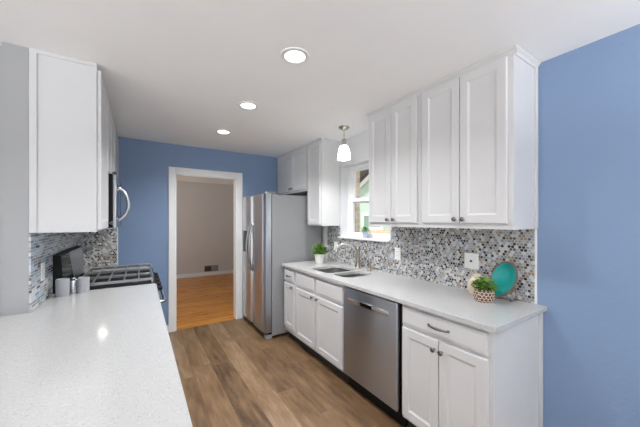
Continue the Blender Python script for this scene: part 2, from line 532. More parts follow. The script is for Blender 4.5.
# ------------------------------------------------------------------ cabinet pieces
DOOR = [(0, 0), (0, .017), (.003, .02), (.052, .02), (.056, .0165), (.066, .0125), (.069, .0125)]
DRAWER = [(0, 0), (0, .012), (.004, .016), (.011, .018), (.014, .02)]
SLAB = [(0, 0), (0, .014), (.003, .017), (.020, .020)]
def knob(parent, x, d, y, z):
    prof = [(.0055, -.001), (.0055, .008), (.0045, .012), (.009, .016), (.0145, .020), (.0155, .024), (.013, .0285), (.007, .031)]
    MB().lathe(prof, (x, y, z), 'x' if d > 0 else '-x', 20).build('knob', M['pewter'], parent, 40)
def pull(parent, x, d, y, z, L):
    m = MB(); pts = []; rad = []
    for i in range(17):
        a = i / 16; yy = y - L / 2 + L * a
        pts.append((x + d * (.006 + .02 * math.sin(math.pi * a) ** .6), yy, z)); rad.append(.004 + .003 * math.sin(math.pi * a) ** 2 + .002 * math.sin(a * math.pi * 5) ** 2)
    m.tube(pts, rad, 12)
    for e in (-1, 1): m.lathe([(.008, 0), (.009, .004), (.005, .009)], (x, y + e * L / 2 * .96, z), 'x' if d > 0 else '-x', 14)
    m.build('pull_handle', M['pewter'], parent, 50)
def door(parent, xb, d, y0, y1, z0, z1, ky=None, kz=None, name='door'):
    o = MB().panel_x(xb, d, y0, y1, z0, z1, DOOR).build(name, M['cab'], parent)
    if ky is not None: knob(o, xb + d * .02, d, ky, kz)
    return o
def drawer(parent, xb, d, y0, y1, z0, z1, L=None, name='drawer'):
    o = MB().panel_x(xb, d, y0, y1, z0, z1, SLAB).build(name, M['cab'], parent)
    if L: pull(o, xb + d * .02, d, (y0 + y1) / 2, (z0 + z1) / 2, L)
    return o

BX = 1.520          # body front of the right base run (doors project to 1.50)
ZC = .884           # underside of counters

# end base cabinet
c = thing('base_cabinet', 'white base cabinet with one drawer over two doors at the end by the blue wall', 'cabinet', (1.82, 1.01, 0))
bx('body', M['cab'], c, BX, XW - .004, .722, 1.306, .10, ZC, bevel=.002)
drawer(c, BX, -1, .744, 1.296, .745, .863, .135)
door(c, BX, -1, .744, 1.0175, .125, .725, .995, .668)
door(c, BX, -1, 1.0225, 1.296, .125, .725, 1.046, .668)
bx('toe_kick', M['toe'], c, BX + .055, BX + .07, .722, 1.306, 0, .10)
bx('side_panel', M['cab'], c, BX + .07, XW - .004, .722, .74, 0, .10)
bx('scribe_strip', M['cab'], c, XW - .048, XW - .004, .712, .722, 0, ZC, bevel=.003)
# dishwasher
dw = thing('dishwasher', 'stainless steel dishwasher between the white base cabinets', 'dishwasher', (1.82, 1.625, 0))
bx('tub', M['black'], dw, 1.53, 2.09, 1.312, 1.938, .10, ZC - .004)
m = MB().box(1.490, 1.53, 1.33, 1.932, .125, .873, bevel=.005, seg=3)
dd = m.build('door', M['steel_v'], dw, 40)
h = MB().box(1.482, 1.492, 1.405, 1.865, .757, .797, bevel=.004, seg=2)
hb = h.build('handle_bar', M['steel_light'], dd, 40)
bx('finger_pocket', M['black_gloss'], hb, 1.4805, 1.4835, 1.575, 1.705, .763, .791, bevel=.0012)
bx('toe_panel', M['black'], dw, 1.555, 1.57, 1.312, 1.938, 0.0, .115)
# sink base
c = thing('base_cabinet', 'white sink base cabinet with two doors under blank drawer fronts', 'cabinet', (1.82, 2.405, 0))
b_ = MB(); b_.box(BX, BX + .02, 1.944, 2.861, .10, ZC); b_.box(BX + .02, XW - .004, 1.944, 1.962, .10, ZC); b_.box(BX + .02, XW - .004, 2.843, 2.861, .10, ZC)
b_.box(BX + .02, XW - .004, 1.962, 2.843, .10, .118); b_.box(XW - .014, XW - .004, 1.962, 2.843, .118, ZC)
b_.build('body', M['cab'], c)
drawer(c, BX, -1, 1.966, 2.398, .708, .852, name='blank_drawer_front'); drawer(c, BX, -1, 2.438, 2.838, .708, .852, name='blank_drawer_front')
door(c, BX, -1, 1.966, 2.398, .125, .676, 2.366, .655); door(c, BX, -1, 2.428, 2.838, .125, .676, 2.455, .655)
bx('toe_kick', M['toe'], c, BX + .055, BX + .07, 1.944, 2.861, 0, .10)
# narrow drawer cabinet
c = thing('base_cabinet', 'narrow white base cabinet with small drawer and door beside the refrigerator', 'cabinet', (1.82, 3.007, 0))
bx('body', M['cab'], c, BX, XW - .004, 2.863, 3.150, .10, ZC, bevel=.002)
drawer(c, BX, -1, 2.885, 3.135, .716, .848, .08)
door(c, BX, -1, 2.885, 3.135, .16, .69, 2.91, .664)
bx('toe_kick', M['toe'], c, BX + .055, BX + .07, 2.863, 3.150, 0, .10)

# counter with two sink cut-outs
def rrect(x0, x1, y0, y1, r, n=7):
    pts = []
    for cx, cy, a0 in ((x1 - r, y1 - r, 0), (x0 + r, y1 - r, 90), (x0 + r, y0 + r, 180), (x1 - r, y0 + r, 270)):
        for i in range(n):
            a = math.radians(a0 + 90 * i / (n - 1)); pts.append((cx + r * math.cos(a), cy + r * math.sin(a)))
    return pts
BOWLS = [(1.585, 1.985, 2.305, 2.690, .09), (1.600, 1.965, 2.035, 2.275, .08)]
def slab(name, outer, holes, z0, z1):
    bm = bmesh.new(); edges = []
    for loop in [outer] + holes:
        vs = [bm.verts.new((p[0], p[1], z1)) for p in loop]
        edges += [bm.edges.new((vs[i], vs[(i + 1) % len(vs)])) for i in range(len(vs))]
    bmesh.ops.triangle_fill(bm, edges=edges, use_beauty=True, normal=(0, 0, 1))
    r = bmesh.ops.extrude_face_region(bm, geom=bm.faces[:])
    bmesh.ops.translate(bm, verts=[g for g in r['geom'] if isinstance(g, bmesh.types.BMVert)], vec=(0, 0, z0 - z1))
    mb = MB(); mb.bm.free(); mb.bm = bm
    return mb.build(name, M['quartz'], None, bevel=.003)
tag(slab('countertop', [(1.483, .692), (XW - .001, .692), (XW - .001, 3.165), (1.483, 3.165)],
         [rrect(*b) for b in BOWLS], ZC, .914), 'white quartz countertop holding the sink, along the right wall', 'countertop')

# sink
sk = thing('kitchen_sink', 'double bowl stainless undermount sink under the window', 'sink', (1.785, 2.36, .70))
for (x0, x1, y0, y1, r), dz in zip(BOWLS, (.70, .715)):
    def R(ins, z): return [Vector((p[0], p[1], z)) for p in rrect(x0 + ins, x1 - ins, y0 + ins, y1 - ins, max(r - ins, .02))]
    m = MB().rings([R(.010, dz - .003), R(-.003, dz + .02), R(-.003, ZC - .004), R(-.012, ZC - .003), R(-.012, ZC - .0005), R(.001, ZC - .0005), R(.003, dz + .03), R(.012, dz + .008), R(.03, dz)])
    bw = m.build('bowl', M['steel_sink'], sk, 50)
    MB().lathe([(.045, 0), (.045, .003), (.034, .004), (.03, .001)], ((x0 + x1) / 2, (y0 + y1) / 2, dz), 'z', 24).build('drain', M['chrome'], bw, 40)

# faucet
fa = thing('faucet', 'brushed nickel kitchen faucet with arched spout behind the sink', 'faucet', (2.045, 2.39, .914))
MB().lathe([(.03, 0), (.033, .006), (.028, .012), (.026, .06), (.025, .20), (.027, .205), (.027, .232), (.02, .246), (.006, .25)], (2.045, 2.39, .914), 'z', 24).build('body', M['nickel'], fa, 40)
pts = []
for i in range(25):
    a = i / 24
    th = math.pi * .98 * a
    pts.append((2.03 - .10 * (1 - math.cos(th)) * 1.0, 2.395 + .075 * (1 - math.cos(th)) / 2 * 1.3, 1.065 + .085 * math.sin(th) + .06 * a))
pts.append((pts[-1][0] - .003, pts[-1][1] + .002, pts[-1][2] - .03))
MB().tube(pts, [.012] * 24 + [.0135, .0135], 14).build('spout', M['chrome'], fa, 50)
MB().tube([(2.045, 2.39, 1.155), (2.02, 2.40, 1.185), (1.99, 2.415, 1.198), (1.955, 2.43, 1.203)], [.009, .007, .006, .0065], 10).build('lever', M['chrome'], fa, 50)
sp = thing('side_sprayer', 'small nickel side sprayer standing right of the faucet', 'sprayer', (2.045, 2.20, .914))
MB().lathe([(.026, 0), (.026, .008), (.018, .016), (.016, .03)], (2.045, 2.20, .914), 'z', 20).build('holder', M['nickel'], sp, 40)
MB().lathe([(.013, .025), (.015, .05), (.019, .08), (.021, .105), (.016, .122), (.006, .127)], (2.045, 2.20, .914), 'z', 20).build('spray_head', M['nickel'], sp, 40)

# ------------------------------------------------------------------ refrigerator
FX, FY0, FY1, FZ = 1.262, 3.192, 4.085, 1.775
fr = thing('refrigerator', 'stainless side-by-side refrigerator with grey sides at the end of the run', 'refrigerator', (1.67, 3.64, 0))
bx('body', M['fridge_side'], fr, 1.365, 2.085, FY0, FY1, .03, FZ - .01, bevel=.006)
YS = 3.63
def fdoor(y0, y1, name):
    # softly crowned door front
    rr = []; n = 10
    for z, ins in ((.075, .004), (.079, 0), (FZ - .004, 0), (FZ, .004)):
        ring = [Vector((1.355, y0 + ins, z)), Vector((1.355, y1 - ins, z))]
        for i in range(n + 1):
            a = i / n; e = min(1, min(a, 1 - a) * 9); bow = .010 * math.sin(math.pi * a) + .012 * (e - 1) ** 2 * -1
            ring.append(Vector((FX + .010 - bow + ins, y1 - ins - (y1 - y0 - 2 * ins) * a, z)))
        rr.append(ring)
    return MB().rings(rr).build(name, M['steel_v'], fr, 30)
d1 = fdoor(FY0 + .002, YS - .003, 'refrigerator_door'); d2 = fdoor(YS + .003, FY1 - .002, 'freezer_door')
def fhandle(dr, y, dy):
    pts = []
    for i in range(21):
        a = i / 20
        pts.append((FX + .008 - .062 * math.sin(math.pi * a) ** .55, y + dy * math.sin(math.pi * a), 1.075 + .62 * a - .32 + .02))
    MB().tube(pts, .0125, 12).build('handle', M['steel_h'], dr, 50)
fhandle(d1, YS - .042, -.012); fhandle(d2, YS + .042, .012)
dp = bx('dispenser', M['black_gloss'], d2, FX - .004, FX + .004, 3.80, 3.985, 1.0, 1.30, bevel=.003)
m = MB().box(1.30, 1.42, FY0 + .01, FY0 + .075, FZ - .002, FZ + .022, bevel=.004); m.build('hinge_cover', M['fridge_side'], fr)
m = MB().box(1.30, 1.42, FY1 - .075, FY1 - .01, FZ - .002, FZ + .022, bevel=.004); m.build('hinge_cover', M['fridge_side'], fr)
bx('kick_grille', M['black'], fr, 1.33, 1.38, FY0 + .01, FY1 - .01, .012, .073)
for y in (FY0 + .035, FY1 - .035):
    MB().box(1.285, 1.37, y - .03, y + .03, 0, .05, bevel=.006).build('foot', M['fridge_side'], fr)

# ------------------------------------------------------------------ upper cabinets, right
def crown(parent, xf, d, y0, y1, xw, near=True):
    m = MB(); a = xf + d * 0.022
    m.prism([(xf, CEIL - .038), (xf + d * .006, CEIL - .038), (xf + d * .010, CEIL - .020), (a, CEIL - .008), (a, CEIL - .001), (xf, CEIL - .001)], 'y', y0 - (.02 if near else 0), y1)
    if near:
        m.prism([(y0, CEIL - .038), (y0 - .006, CEIL - .038), (y0 - .010, CEIL - .020), (y0 - .022, CEIL - .008), (y0 - .022, CEIL - .001), (y0, CEIL - .001)], 'x', min(xf, xw), max(xf, xw))
    return m.build('crown_moulding', M['cab'], parent)
UX, UZ0 = 1.807, 1.392
c = thing('wall_cabinet', 'white two-door wall cabinet nearest the blue wall, over the teal plate', 'cabinet', (1.96, 1.06, UZ0))
bx('body', M['cab'], c, UX, XW - .004, .747, 1.376, UZ0, CEIL - .002)
door(c, UX, -1, .777, 1.058, UZ0 + .035, 2.398, 1.030, 1.453); door(c, UX, -1, 1.063, 1.352, UZ0 + .035, 2.398, 1.088, 1.453)
crown(c, UX, -1, .747, 1.376, XW - .004)
bx('scribe_strip', M['cab'], c, XW - .036, XW - .004, .737, .747, UZ0, CEIL - .004, bevel=.003)
c = thing('wall_cabinet', 'white two-door wall cabinet hanging next to the window', 'cabinet', (1.96, 1.66, UZ0))
bx('body', M['cab'], c, UX, XW - .004, 1.378, 1.955, UZ0, CEIL - .002)
door(c, UX, -1, 1.402, 1.661, UZ0 + .035, 2.398, 1.625, 1.453); door(c, UX, -1, 1.666, 1.935, UZ0 + .035, 2.398, 1.692, 1.453)
crown(c, UX, -1, 1.378, 1.955, XW - .004, False)
# beside and over the refrigerator
VX = 1.852
c = thing('wall_cabinet', 'tall narrow white wall cabinet with one door beside the refrigerator', 'cabinet', (1.99, 3.0, 1.378))
bx('body', M['cab'], c, VX, XW - .004, 2.83, 3.147, 1.378, CEIL - .002)
door(c, VX, -1, 2.85, 3.135, 1.395, 2.405, 3.118, 1.435)
crown(c, VX, -1, 2.83, 3.147, XW - .004)
c = thing('wall_cabinet', 'short white two-door wall cabinet above the refrigerator', 'cabinet', (1.99, 3.62, 1.83))
bx('body', M['cab'], c, VX, XW - .004, 3.149, YB - .004, 1.835, CEIL - .002)
door(c, VX, -1, 3.165, 3.583, 1.86, 2.405, 3.555, 1.895); door(c, VX, -1, 3.590, 4.075, 1.86, 2.405, 3.62, 1.895)
crown(c, VX, -1, 3.149, YB - .004, XW - .004, False)

# ------------------------------------------------------------------ left side
LX = -.226          # body front of the left uppers
c = thing('wall_cabinet', 'white wall cabinet on the left with its broad side panel facing the room', 'cabinet', (-.38, 2.51, 1.373))
bx('body', M['cab'], c, XL + .004, LX, 2.265, 2.785, 1.373, CEIL - .002, bevel=.001)
door(c, LX + .002, 1, 2.272, 2.775, 1.388, 2.405, 2.745, 1.425)
bx('scribe_strip', M['cab'], c, XL + .002, XL + .036, 2.257, 2.265, 1.373, CEIL - .004, bevel=.003)
m = MB(); m.prism([(2.265, CEIL - .022), (2.259, CEIL - .022), (2.253, CEIL - .008), (2.253, CEIL - .001), (2.265, CEIL - .001)], 'x', XL + .004, LX)
m.build('crown_moulding', M['cab'], c)
c = thing('wall_cabinet', 'short white two-door wall cabinet above the microwave', 'cabinet', (-.38, 3.15, 1.83))
bx('body', M['cab'], c, XL + .004, LX, 2.787, 3.505, 1.825, CEIL - .002, bevel=.001)
door(c, LX + .002, 1, 2.80, 3.143, 1.84, 2.405, 3.12, 1.875); door(c, LX + .002, 1, 3.149, 3.493, 1.84, 2.405, 3.172, 1.875)
c = thing('wall_cabinet', 'white wall cabinet in the left corner past the microwave', 'cabinet', (-.38, 3.8, 1.373))
bx('body', M['cab'], c, XL + .004, LX, 3.507, YB - .004, 1.373, CEIL - .002, bevel=.001)
door(c, LX + .002, 1, 3.52, 4.08, 1.388, 2.405, 3.55, 1.425)

mw = thing('microwave', 'stainless over-the-range microwave with curved handle and black side', 'microwave', (-.36, 3.15, 1.376))
bx('body', M['black'], mw, XL + .004, -.178, 2.80, 3.50, 1.385, 1.822, bevel=.003)
md = MB().box(-.178, -.155, 2.80, 3.34, 1.385, 1.815, bevel=.004).build('door', M['steel_v'], mw, 40)
bx('door_window', M['black_gloss'], md, -.157, -.1535, 2.87, 3.23, 1.46, 1.75, bevel=.001)
pts = [(-.158, 3.30, 1.44)] + [(-.150 + .062 * math.sin(math.pi * i / 14) ** .6, 3.30, 1.455 + .29 * i / 14) for i in range(15)] + [(-.158, 3.30, 1.76)]
MB().tube(pts, .015, 12).build('handle', M['steel_light'], md, 50)
cp = MB().box(-.178, -.155, 3.343, 3.50, 1.385, 1.815, bevel=.004).build('control_panel', M['black_gloss'], mw, 40)
bx('vent_grille', M['steel_h'], mw, -.30, -.18, 2.80, 3.50, 1.376, 1.385, bevel=.002)

wl = MB().lathe([(.028, 1.3765), (.028, 1.372), (.018, 1.370)], (-.27, 3.11, 0), 'z', 20).build('work_light', M['work_led'], mw)
# counters on the left
tag(slab('countertop', [(-.95, .42), (.117, .42), (.117, 2.748), (XL + .009, 2.748), (XL + .009, 2.264), (-.95, 2.264)], [], ZC, .914),
    'broad white quartz peninsula countertop in the left foreground', 'countertop')
tag(slab('countertop', [(XL + .009, 3.667), (.117, 3.667), (.117, YB - .009), (XL + .009, YB - .009)], [], ZC, .914),
    'short white quartz countertop in the corner beyond the range', 'countertop')
def base_left(label, y0, y1, splits, xback):
    c = thing('base_cabinet', label, 'cabinet', ((xback + .085) / 2, (y0 + y1) / 2, 0))
    bx('body', M['cab'], c, xback, .075, y0, y1, .10, ZC, bevel=.002)
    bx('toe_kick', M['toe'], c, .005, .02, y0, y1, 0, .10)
    bx('plinth', M['cab'], c, xback, .005, y0, y1, 0, .10)
    for a, b in zip(splits, splits[1:]):
        drawer(c, .075, 1, a + .008, b - .008, .74, .862, .1); door(c, .075, 1, a + .008, b - .008, .125, .715, a + .035, .665)
base_left('white base cabinet run under the foreground peninsula countertop', .50, 2.745, [.52, 1.08, 1.64, 2.19, 2.73], -.52)
base_left('white base cabinet in the corner between range and blue wall', 3.668, YB - .006, [3.68, YB - .03], -.52)

# range
RY0, RY1 = 2.752, 3.662
rg = thing('range', 'stainless and black gas range with cast iron grates', 'stove', (-.2, 3.13, 0))
bx('body', M['steel_v'], rg, XL + .060, .10, RY0, RY1, .06, .905, bevel=.004)
for x in (-.38, .05):
    for y in (RY0 + .06, RY1 - .06): MB().lathe([(.018, 0), (.018, .006), (.012, .01), (.012, .065)], (x, y, 0), 'z', 14).build('foot', M['black'], rg)
ct = MB().box(XL + .060, .125, RY0, RY1, .905, .918, bevel=.004).build('cooktop', M['black'], rg)
m = MB(); m.prism([(.09, .79), (.145, .80), (.125, .906), (.09, .906)], 'y', RY0, RY1); m.build('control_panel', M['steel_h'], rg)
for i in range(5):
    y = RY0 + .09 + i * .183
    k = MB().lathe([(.026, -.004), (.026, .006), (.021, .01), (.019, .034), (.013, .037)], (.137, y, .85), 'x', 20)
    kb = k.build('burner_knob', M['black'], rg, 40)
od = MB().box(.10, .14, RY0 + .004, RY1 - .004, .20, .785, bevel=.006).build('oven_door', M['black'], rg, 40)
bx('oven_window', M['black_gloss'], od, .138, .1415, RY0 + .13, RY1 - .13, .34, .64, bevel=.001)
MB().tube([(.138, RY0 + .05, .735), (.175, RY0 + .052, .738), (.187, RY0 + .08, .74)] + [(.19, RY0 + .08 + (RY1 - RY0 - .16) * i / 8, .74) for i in range(9)] + [(.175, RY1 - .052, .738), (.138, RY1 - .05, .735)], .012, 12).build('oven_handle', M['steel_light'], od, 50)
bx('storage_drawer', M['steel_v'], rg, .10, .135, RY0 + .004, RY1 - .004, .07, .19, bevel=.006)
# back guard
bgx = XL + .009
m = MB(); m.prism([(bgx, .905), (XL + .064, .905), (XL + .050, 1.185), (XL + .042, 1.193), (bgx, 1.193)], 'y', RY0, RY1)
bgd = m.build('back_guard', M['black'], rg)
m = MB()   # black glass control face; its slanted far edge draws a reflection's boundary
def gx(z): return XL + .0645 - .05 * (z - .905)
def face(ring, name, mat):
    MB().rings([[Vector((gx(z) - .004, y, z)) for y, z in ring], [Vector((gx(z) + .003, y, z)) for y, z in ring]]).build(name, mat, bgd)
face([(RY0 + .004, .93), (RY0 + .42, .93), (RY0 + .29, 1.183), (RY0 + .004, 1.183)], 'control_glass', M['black_gloss'])
face([(RY0 + .424, .93), (RY1 - .004, .93), (RY1 - .004, 1.183), (RY0 + .294, 1.183)], 'steel_panel', M['steel_h'])
# burners and grates
for (x, y, r) in ((-.32, RY0 + .15, .045), (-.02, RY0 + .15, .052), (-.17, RY0 + .455, .05), (-.32, RY0 + .76, .04), (-.02, RY0 + .76, .048)):
    b_ = MB().lathe([(r, 0), (r, .008), (r * .7, .012)], (x, y, .918), 'z', 20).build('burner', M['steel_light'], rg, 40)
    MB().lathe([(r * .72, .012), (r * .75, .018), (r * .6, .022)], (x, y, .918), 'z', 20).build('burner_cap', M['iron'], b_, 40)
gw = (RY1 - RY0 - .02) / 3
for k in range(3):
    y0 = RY0 + .01 + gw * k + .004; y1 = y0 + gw - .008
    x0, x1 = -.415, .105
    m = MB(); zt0, zt1, hw = .948, .963, .0055
    for y in (y0 + hw, y1 - hw): m.box(x0, x1, y - hw, y + hw, zt0 - .008, zt1 - .001, bevel=.0025)
    for i in range(6):
        x = x0 + hw + (x1 - x0 - 2 * hw) * i / 5
        m.box(x - hw, x + hw, y0, y1, zt0, zt1, bevel=.0025)
    for x in (x0 + .01, x1 - .01):
        for y in (y0 + .01, y1 - .01): m.box(x - .007, x + .007, y - .007, y + .007, .917, zt0 + .003)
    m.build('grate', M['iron_worn'], rg)

# canisters
def canister(label, x, y, r, hgt):
    prof = [(r * .94, 0), (r, .004), (r, hgt - .008), (r * .985, hgt - .003), (r * .93, hgt), (r * .88, hgt - .002), (r * .86, hgt - .012), (r * .86, .01)]
    return tag(MB().lathe(prof, (x, y, .914), 'z', 36).build('canister', M['canister'], None, 40), label, 'canister', 'grey canisters by the range')
canister('larger grey ceramic canister, left of the pair by the range', -.452, 2.640, .0375, .120)
canister('slightly smaller grey ceramic canister, right of the pair by the range', -.345, 2.690, .035, .112)
tag(MB().lathe([(.030, 0), (.031, .004), (.031, .085), (.027, .095), (.012, .103), (.010, .112), (.004, .115)], (-.405, 2.708, .914), 'z', 28).build('steel_stand_in', M['steel_light'], None, 40), 'small shiny steel stand-in tucked behind the grey canisters', 'steel_stand_in')  # added in place of the range's steel edge reflecting blue light

# ------------------------------------------------------------------ wall plates
def plate(name, label, cat, xw, d, y, z, wd, ht, style, group=None):
    o = thing(name, label, cat, (xw, y, z - ht / 2), group)
    MB().panel_x(xw, d, y - wd / 2, y + wd / 2, z - ht / 2, z + ht / 2, [(0, 0), (0, .003), (.003, .006), (.006, .006)]).build('cover_plate', M['plastic_white'], o)
    xs = xw + d * .006
    if style == 'outlet':
        for dz in (-.02, .02):
            MB().lathe([(.016, 0), (.016, .003)], (xs, y, z + dz), 'x' if d > 0 else '-x', 18).build('socket', M['plastic_white'], o)
            m = MB()
            for dy in (-.006, .006): m.box(min(xs + d * .002, xs + d * .0035), max(xs + d * .002, xs + d * .0035), y + dy - .001, y + dy + .001, z + dz - .002, z + dz + .006)
            m.build('slots', M['slot'], o)
    elif style == 'rocker':
        MB().panel_x(xs, d, y - .016, y + .016, z - .033, z + .033, [(0, -.001), (0, .002), (.002, .0035)]).build('rocker', M['plastic_white'], o)
    else:
        MB().lathe([(.009, -.001), (.009, .004), (.005, .007)], (xs, y, z), 'x' if d > 0 else '-x', 16).build('jack', M['slot'], o, 40)
    return o
TX = XW - .008
plate('wall_outlet', 'white square wall plate with dark centre jack, left of the teal plate', 'wall plate', TX, -1, 1.160, 1.138, .105, .118, 'jack')
plate('wall_outlet', 'white electrical outlet on the mosaic between window and wall cabinets', 'wall outlet', TX, -1, 1.880, 1.120, .07, .115, 'outlet')
plate('light_switch', 'white rocker switch on the mosaic behind the faucet spout', 'light switch', TX, -1, 2.905, 1.115, .07, .115, 'rocker')
plate('wall_outlet', 'white outlet on the left mosaic wall near the canisters', 'wall outlet', XL + .008, 1, 2.50, 1.115, .07, .115, 'outlet')
# floor-level vent in the hall
v = thing('vent_register', 'grey vent register low on the taupe hall wall', 'vent', (1.59, 7.73, .10))
MB().box(1.42, 1.77, 7.722, 7.73, .105, .262, bevel=.002).build('frame', M['grille'], v)
m = MB(); m.box(1.435, 1.59, 7.7195, 7.7225, .12, .247); m.build('open_grille', M['slot'], v)
m = MB()
for i in range(9): m.box(1.60, 1.757, 7.717, 7.7225, .123 + i * .0142, .131 + i * .0142)
m.build('louvers', M['grille'], v)

# ------------------------------------------------------------------ lamps
def add_light(name, kind, loc, watts, parent, **k):
    l = bpy.data.lights.new(name, kind); l.energy = watts; l.color = (.985, .99, 1)
    for a, b in k.items(): setattr(l, a, b)
    o = bpy.data.objects.new(name, l); C.objects.link(o); o.parent = parent; o.location = loc
    return o
def downlight(label, x, y):
    o = thing('recessed_downlight', label, 'ceiling light', (x, y, CEIL), 'ceiling downlights down the middle of the kitchen')
    MB().lathe([(.060, -.004), (.064, -.007), (.086, -.006), (.090, -.001), (.090, 0.0), (.060, 0)], (x, y, CEIL), 'z', 40, False, False).build('trim_ring', M['trim'], o, 40)
    MB().lathe([(.062, -.001), (.062, -.0045), (.03, -.0055)], (x, y, CEIL), 'z', 36).build('diffuser', M['led'], o)
    add_light('bulb', 'AREA', (0, 0, -.012), DOWNLIGHT_W, o, shape='DISK', size=.12, spread=math.radians(140))
    return o
downlight('recessed ceiling downlight nearest the camera, largest of the three', .792, 1.504)
downlight('recessed ceiling downlight in the middle of the row of three', .793, 2.372)
downlight('recessed ceiling downlight farthest off, closest to the blue wall', .795, 3.226)
# unseen uplights added behind the camera to brighten the ceiling
def fill_uplight(label, x, y):
    o = thing('fill_lamp', label, 'fill lamp', (x, y, 0))
    MB().lathe([(.14, 0), (.14, .012), (.12, .022), (.02, .03), (.012, .05)], (x, y, 0), 'z', 32).build('base', M['pewter'], o, 40)
    MB().tube([(x, y, .03), (x, y, 1.70)], .011, 12).build('pole', M['pewter'], o)
    MB().lathe([(.015, 1.69), (.06, 1.70), (.13, 1.74), (.17, 1.80), (.166, 1.80), (.125, 1.747), (.055, 1.708), (.012, 1.70)], (x, y, 0), 'z', 36, False, False).build('bowl', M['pot_white'], o, 50)
    l = add_light('bulb', 'AREA', (0, 0, 1.79), FILL_UPLIGHT_W, o, shape='DISK', size=.22)
    l.rotation_euler = (math.pi, 0, 0)
fill_uplight('unseen fill lamp added behind the camera on the right to brighten the ceiling', 1.5, -1.3)
fill_uplight('unseen fill lamp added behind the camera on the left to brighten the ceiling', -1.6, -.4)
p = thing('pendant_lamp', 'small pendant lamp with white glass shade over the sink', 'pendant lamp', (1.834, 2.366, CEIL))
px, py = 1.834, 2.366
MB().lathe([(.060, 0), (.060, -.006), (.048, -.018), (.02, -.034), (.008, -.04)], (px, py, CEIL), 'z', 32).build('canopy', M['nickel'], p, 40)
MB().tube([(px, py, CEIL - .038), (px, py, 2.305)], .0045, 10).build('stem', M['nickel'], p)
MB().lathe([(.006, 2.315), (.022, 2.31), (.026, 2.295), (.026, 2.262), (.034, 2.250), (.034, 2.236), (.02, 2.235)], (px, py, 0), 'z', 24).build('socket_cup', M['nickel'], p, 40)
MB().lathe([(.030, 2.240), (.044, 2.228), (.054, 2.19), (.061, 2.140), (.069, 2.096)], (px, py, 0), 'z', 36, False, False).build('lamp_shade', M['shade'], p, 50)
add_light('bulb', 'POINT', (0, 0, 2.15 - CEIL), PENDANT_W, p, shadow_soft_size=.03)

# ------------------------------------------------------------------ plants and ornaments
def leaf(bm, base, direction, L, W, up=Vector((0, 0, 1))):
    d = direction.normalized(); s = d.cross(up)
    if s.length < .05: s = d.cross(Vector((1, 0, 0)))
    s.normalize(); n = s.cross(d).normalized()
    rows = []
    for t, w, lift in ((0, .08, 0), (.3, .8, .10), (.6, 1.0, .12), (.85, .55, .04), (1.0, .05, -.06)):
        c = base + d * L * t + n * L * lift
        rows.append((bm.verts.new(c - s * W * w / 2), bm.verts.new(c + n * -.12 * W * w), bm.verts.new(c + s * W * w / 2)))
    for a, b in zip(rows, rows[1:]):
        bm.faces.new((a[0], a[1], b[1], b[0])); bm.faces.new((a[1], a[2], b[2], b[1]))
def foliage(parent, mat, cx, cy, z0, z1, rad, n, L, W, name='foliage'):
    m = MB()
    for i in range(n):
        a = random.uniform(0, 2 * math.pi); q = math.sqrt(random.random()); h = random.random()
        r = rad * q * (.55 + .45 * math.sin(math.pi * (.25 + .6 * h)))
        b = Vector((cx + r * math.cos(a) * .8, cy + r * math.sin(a) * .8, z0 + (z1 - z0) * h * (1 - .35 * q * q)))
        leaf(m.bm, b, Vector((math.cos(a) * (.4 + q), math.sin(a) * (.4 + q), random.uniform(-.1, 1.0))), L * random.uniform(.7, 1.2), W * random.uniform(.8, 1.2))
    bm = m.bm
    return m.build(name, mat, parent, 80)
def stems(parent, cx, cy, z0, z1, rad, n, mat):
    m = MB()
    for i in range(n):
        a = 2 * math.pi * i / n
        m.tube([(cx, cy, z0), (cx + rad * .3 * math.cos(a), cy + rad * .3 * math.sin(a), (z0 + z1) / 2), (cx + rad * .7 * math.cos(a), cy + rad * .7 * math.sin(a), z1)], .0016, 6)
    return m.build('stems', mat, parent)

pl = thing('potted_plant', 'small leafy plant in a white tapered pot beside the sink', 'plant', (1.885, 2.925, .914))
MB().lathe([(.044, 0), (.047, .002), (.066, .10), (.071, .104), (.071, .118), (.066, .118), (.061, .10)], (1.885, 2.925, .914), 'z', 32, True, False).build('pot', M['pot_white'], pl, 40)
MB().lathe([(.062, .098), (.03, .104)], (1.885, 2.925, .914), 'z', 24).build('soil', M['soil'], pl)
stems(pl, 1.885, 2.925, 1.01, 1.09, .09, 9, M['leaf']); foliage(pl, M['leaf'], 1.885, 2.925, 1.025, 1.135, .105, 130, .055, .036)

pl = thing('potted_plant', 'tiny bright green plant in a pale lilac pot on the window sill', 'plant', (2.155, 2.385, WZ0 + .001))
MB().lathe([(.026, 0), (.028, .002), (.037, .062), (.040, .064), (.040, .073), (.036, .073), (.034, .06)], (2.155, 2.385, WZ0 + .001), 'z', 28, True, False).build('pot', M['pot_lilac'], pl, 40)
MB().lathe([(.035, .06), (.015, .064)], (2.155, 2.385, WZ0 + .001), 'z', 20).build('soil', M['soil'], pl)
stems(pl, 2.155, 2.385, WZ0 + .06, WZ0 + .12, .04, 7, M['leaf_bright']); foliage(pl, M['leaf_bright'], 2.155, 2.385, WZ0 + .07, WZ0 + .135, .048, 110, .026, .018)

bxp = (1.918, .967)
pl = thing('potted_plant', 'green plant in a brown and white lattice pot before the teal plate', 'plant', (bxp[0], bxp[1], .914))
MB().lathe([(.050, 0), (.056, .003), (.062, .03), (.062, .055), (.058, .078), (.055, .080), (.053, .070)], (bxp[0], bxp[1], .914), 'z', 36, True, False).build('pot', M['basket'], pl, 40)
MB().lathe([(.056, .064), (.03, .070)], (bxp[0], bxp[1], .914), 'z', 24).build('soil', M['soil'], pl)
stems(pl, bxp[0], bxp[1], .98, 1.03, .07, 9, M['leaf']); foliage(pl, M['leaf'], bxp[0], bxp[1], .985, 1.055, .078, 170, .034, .020)

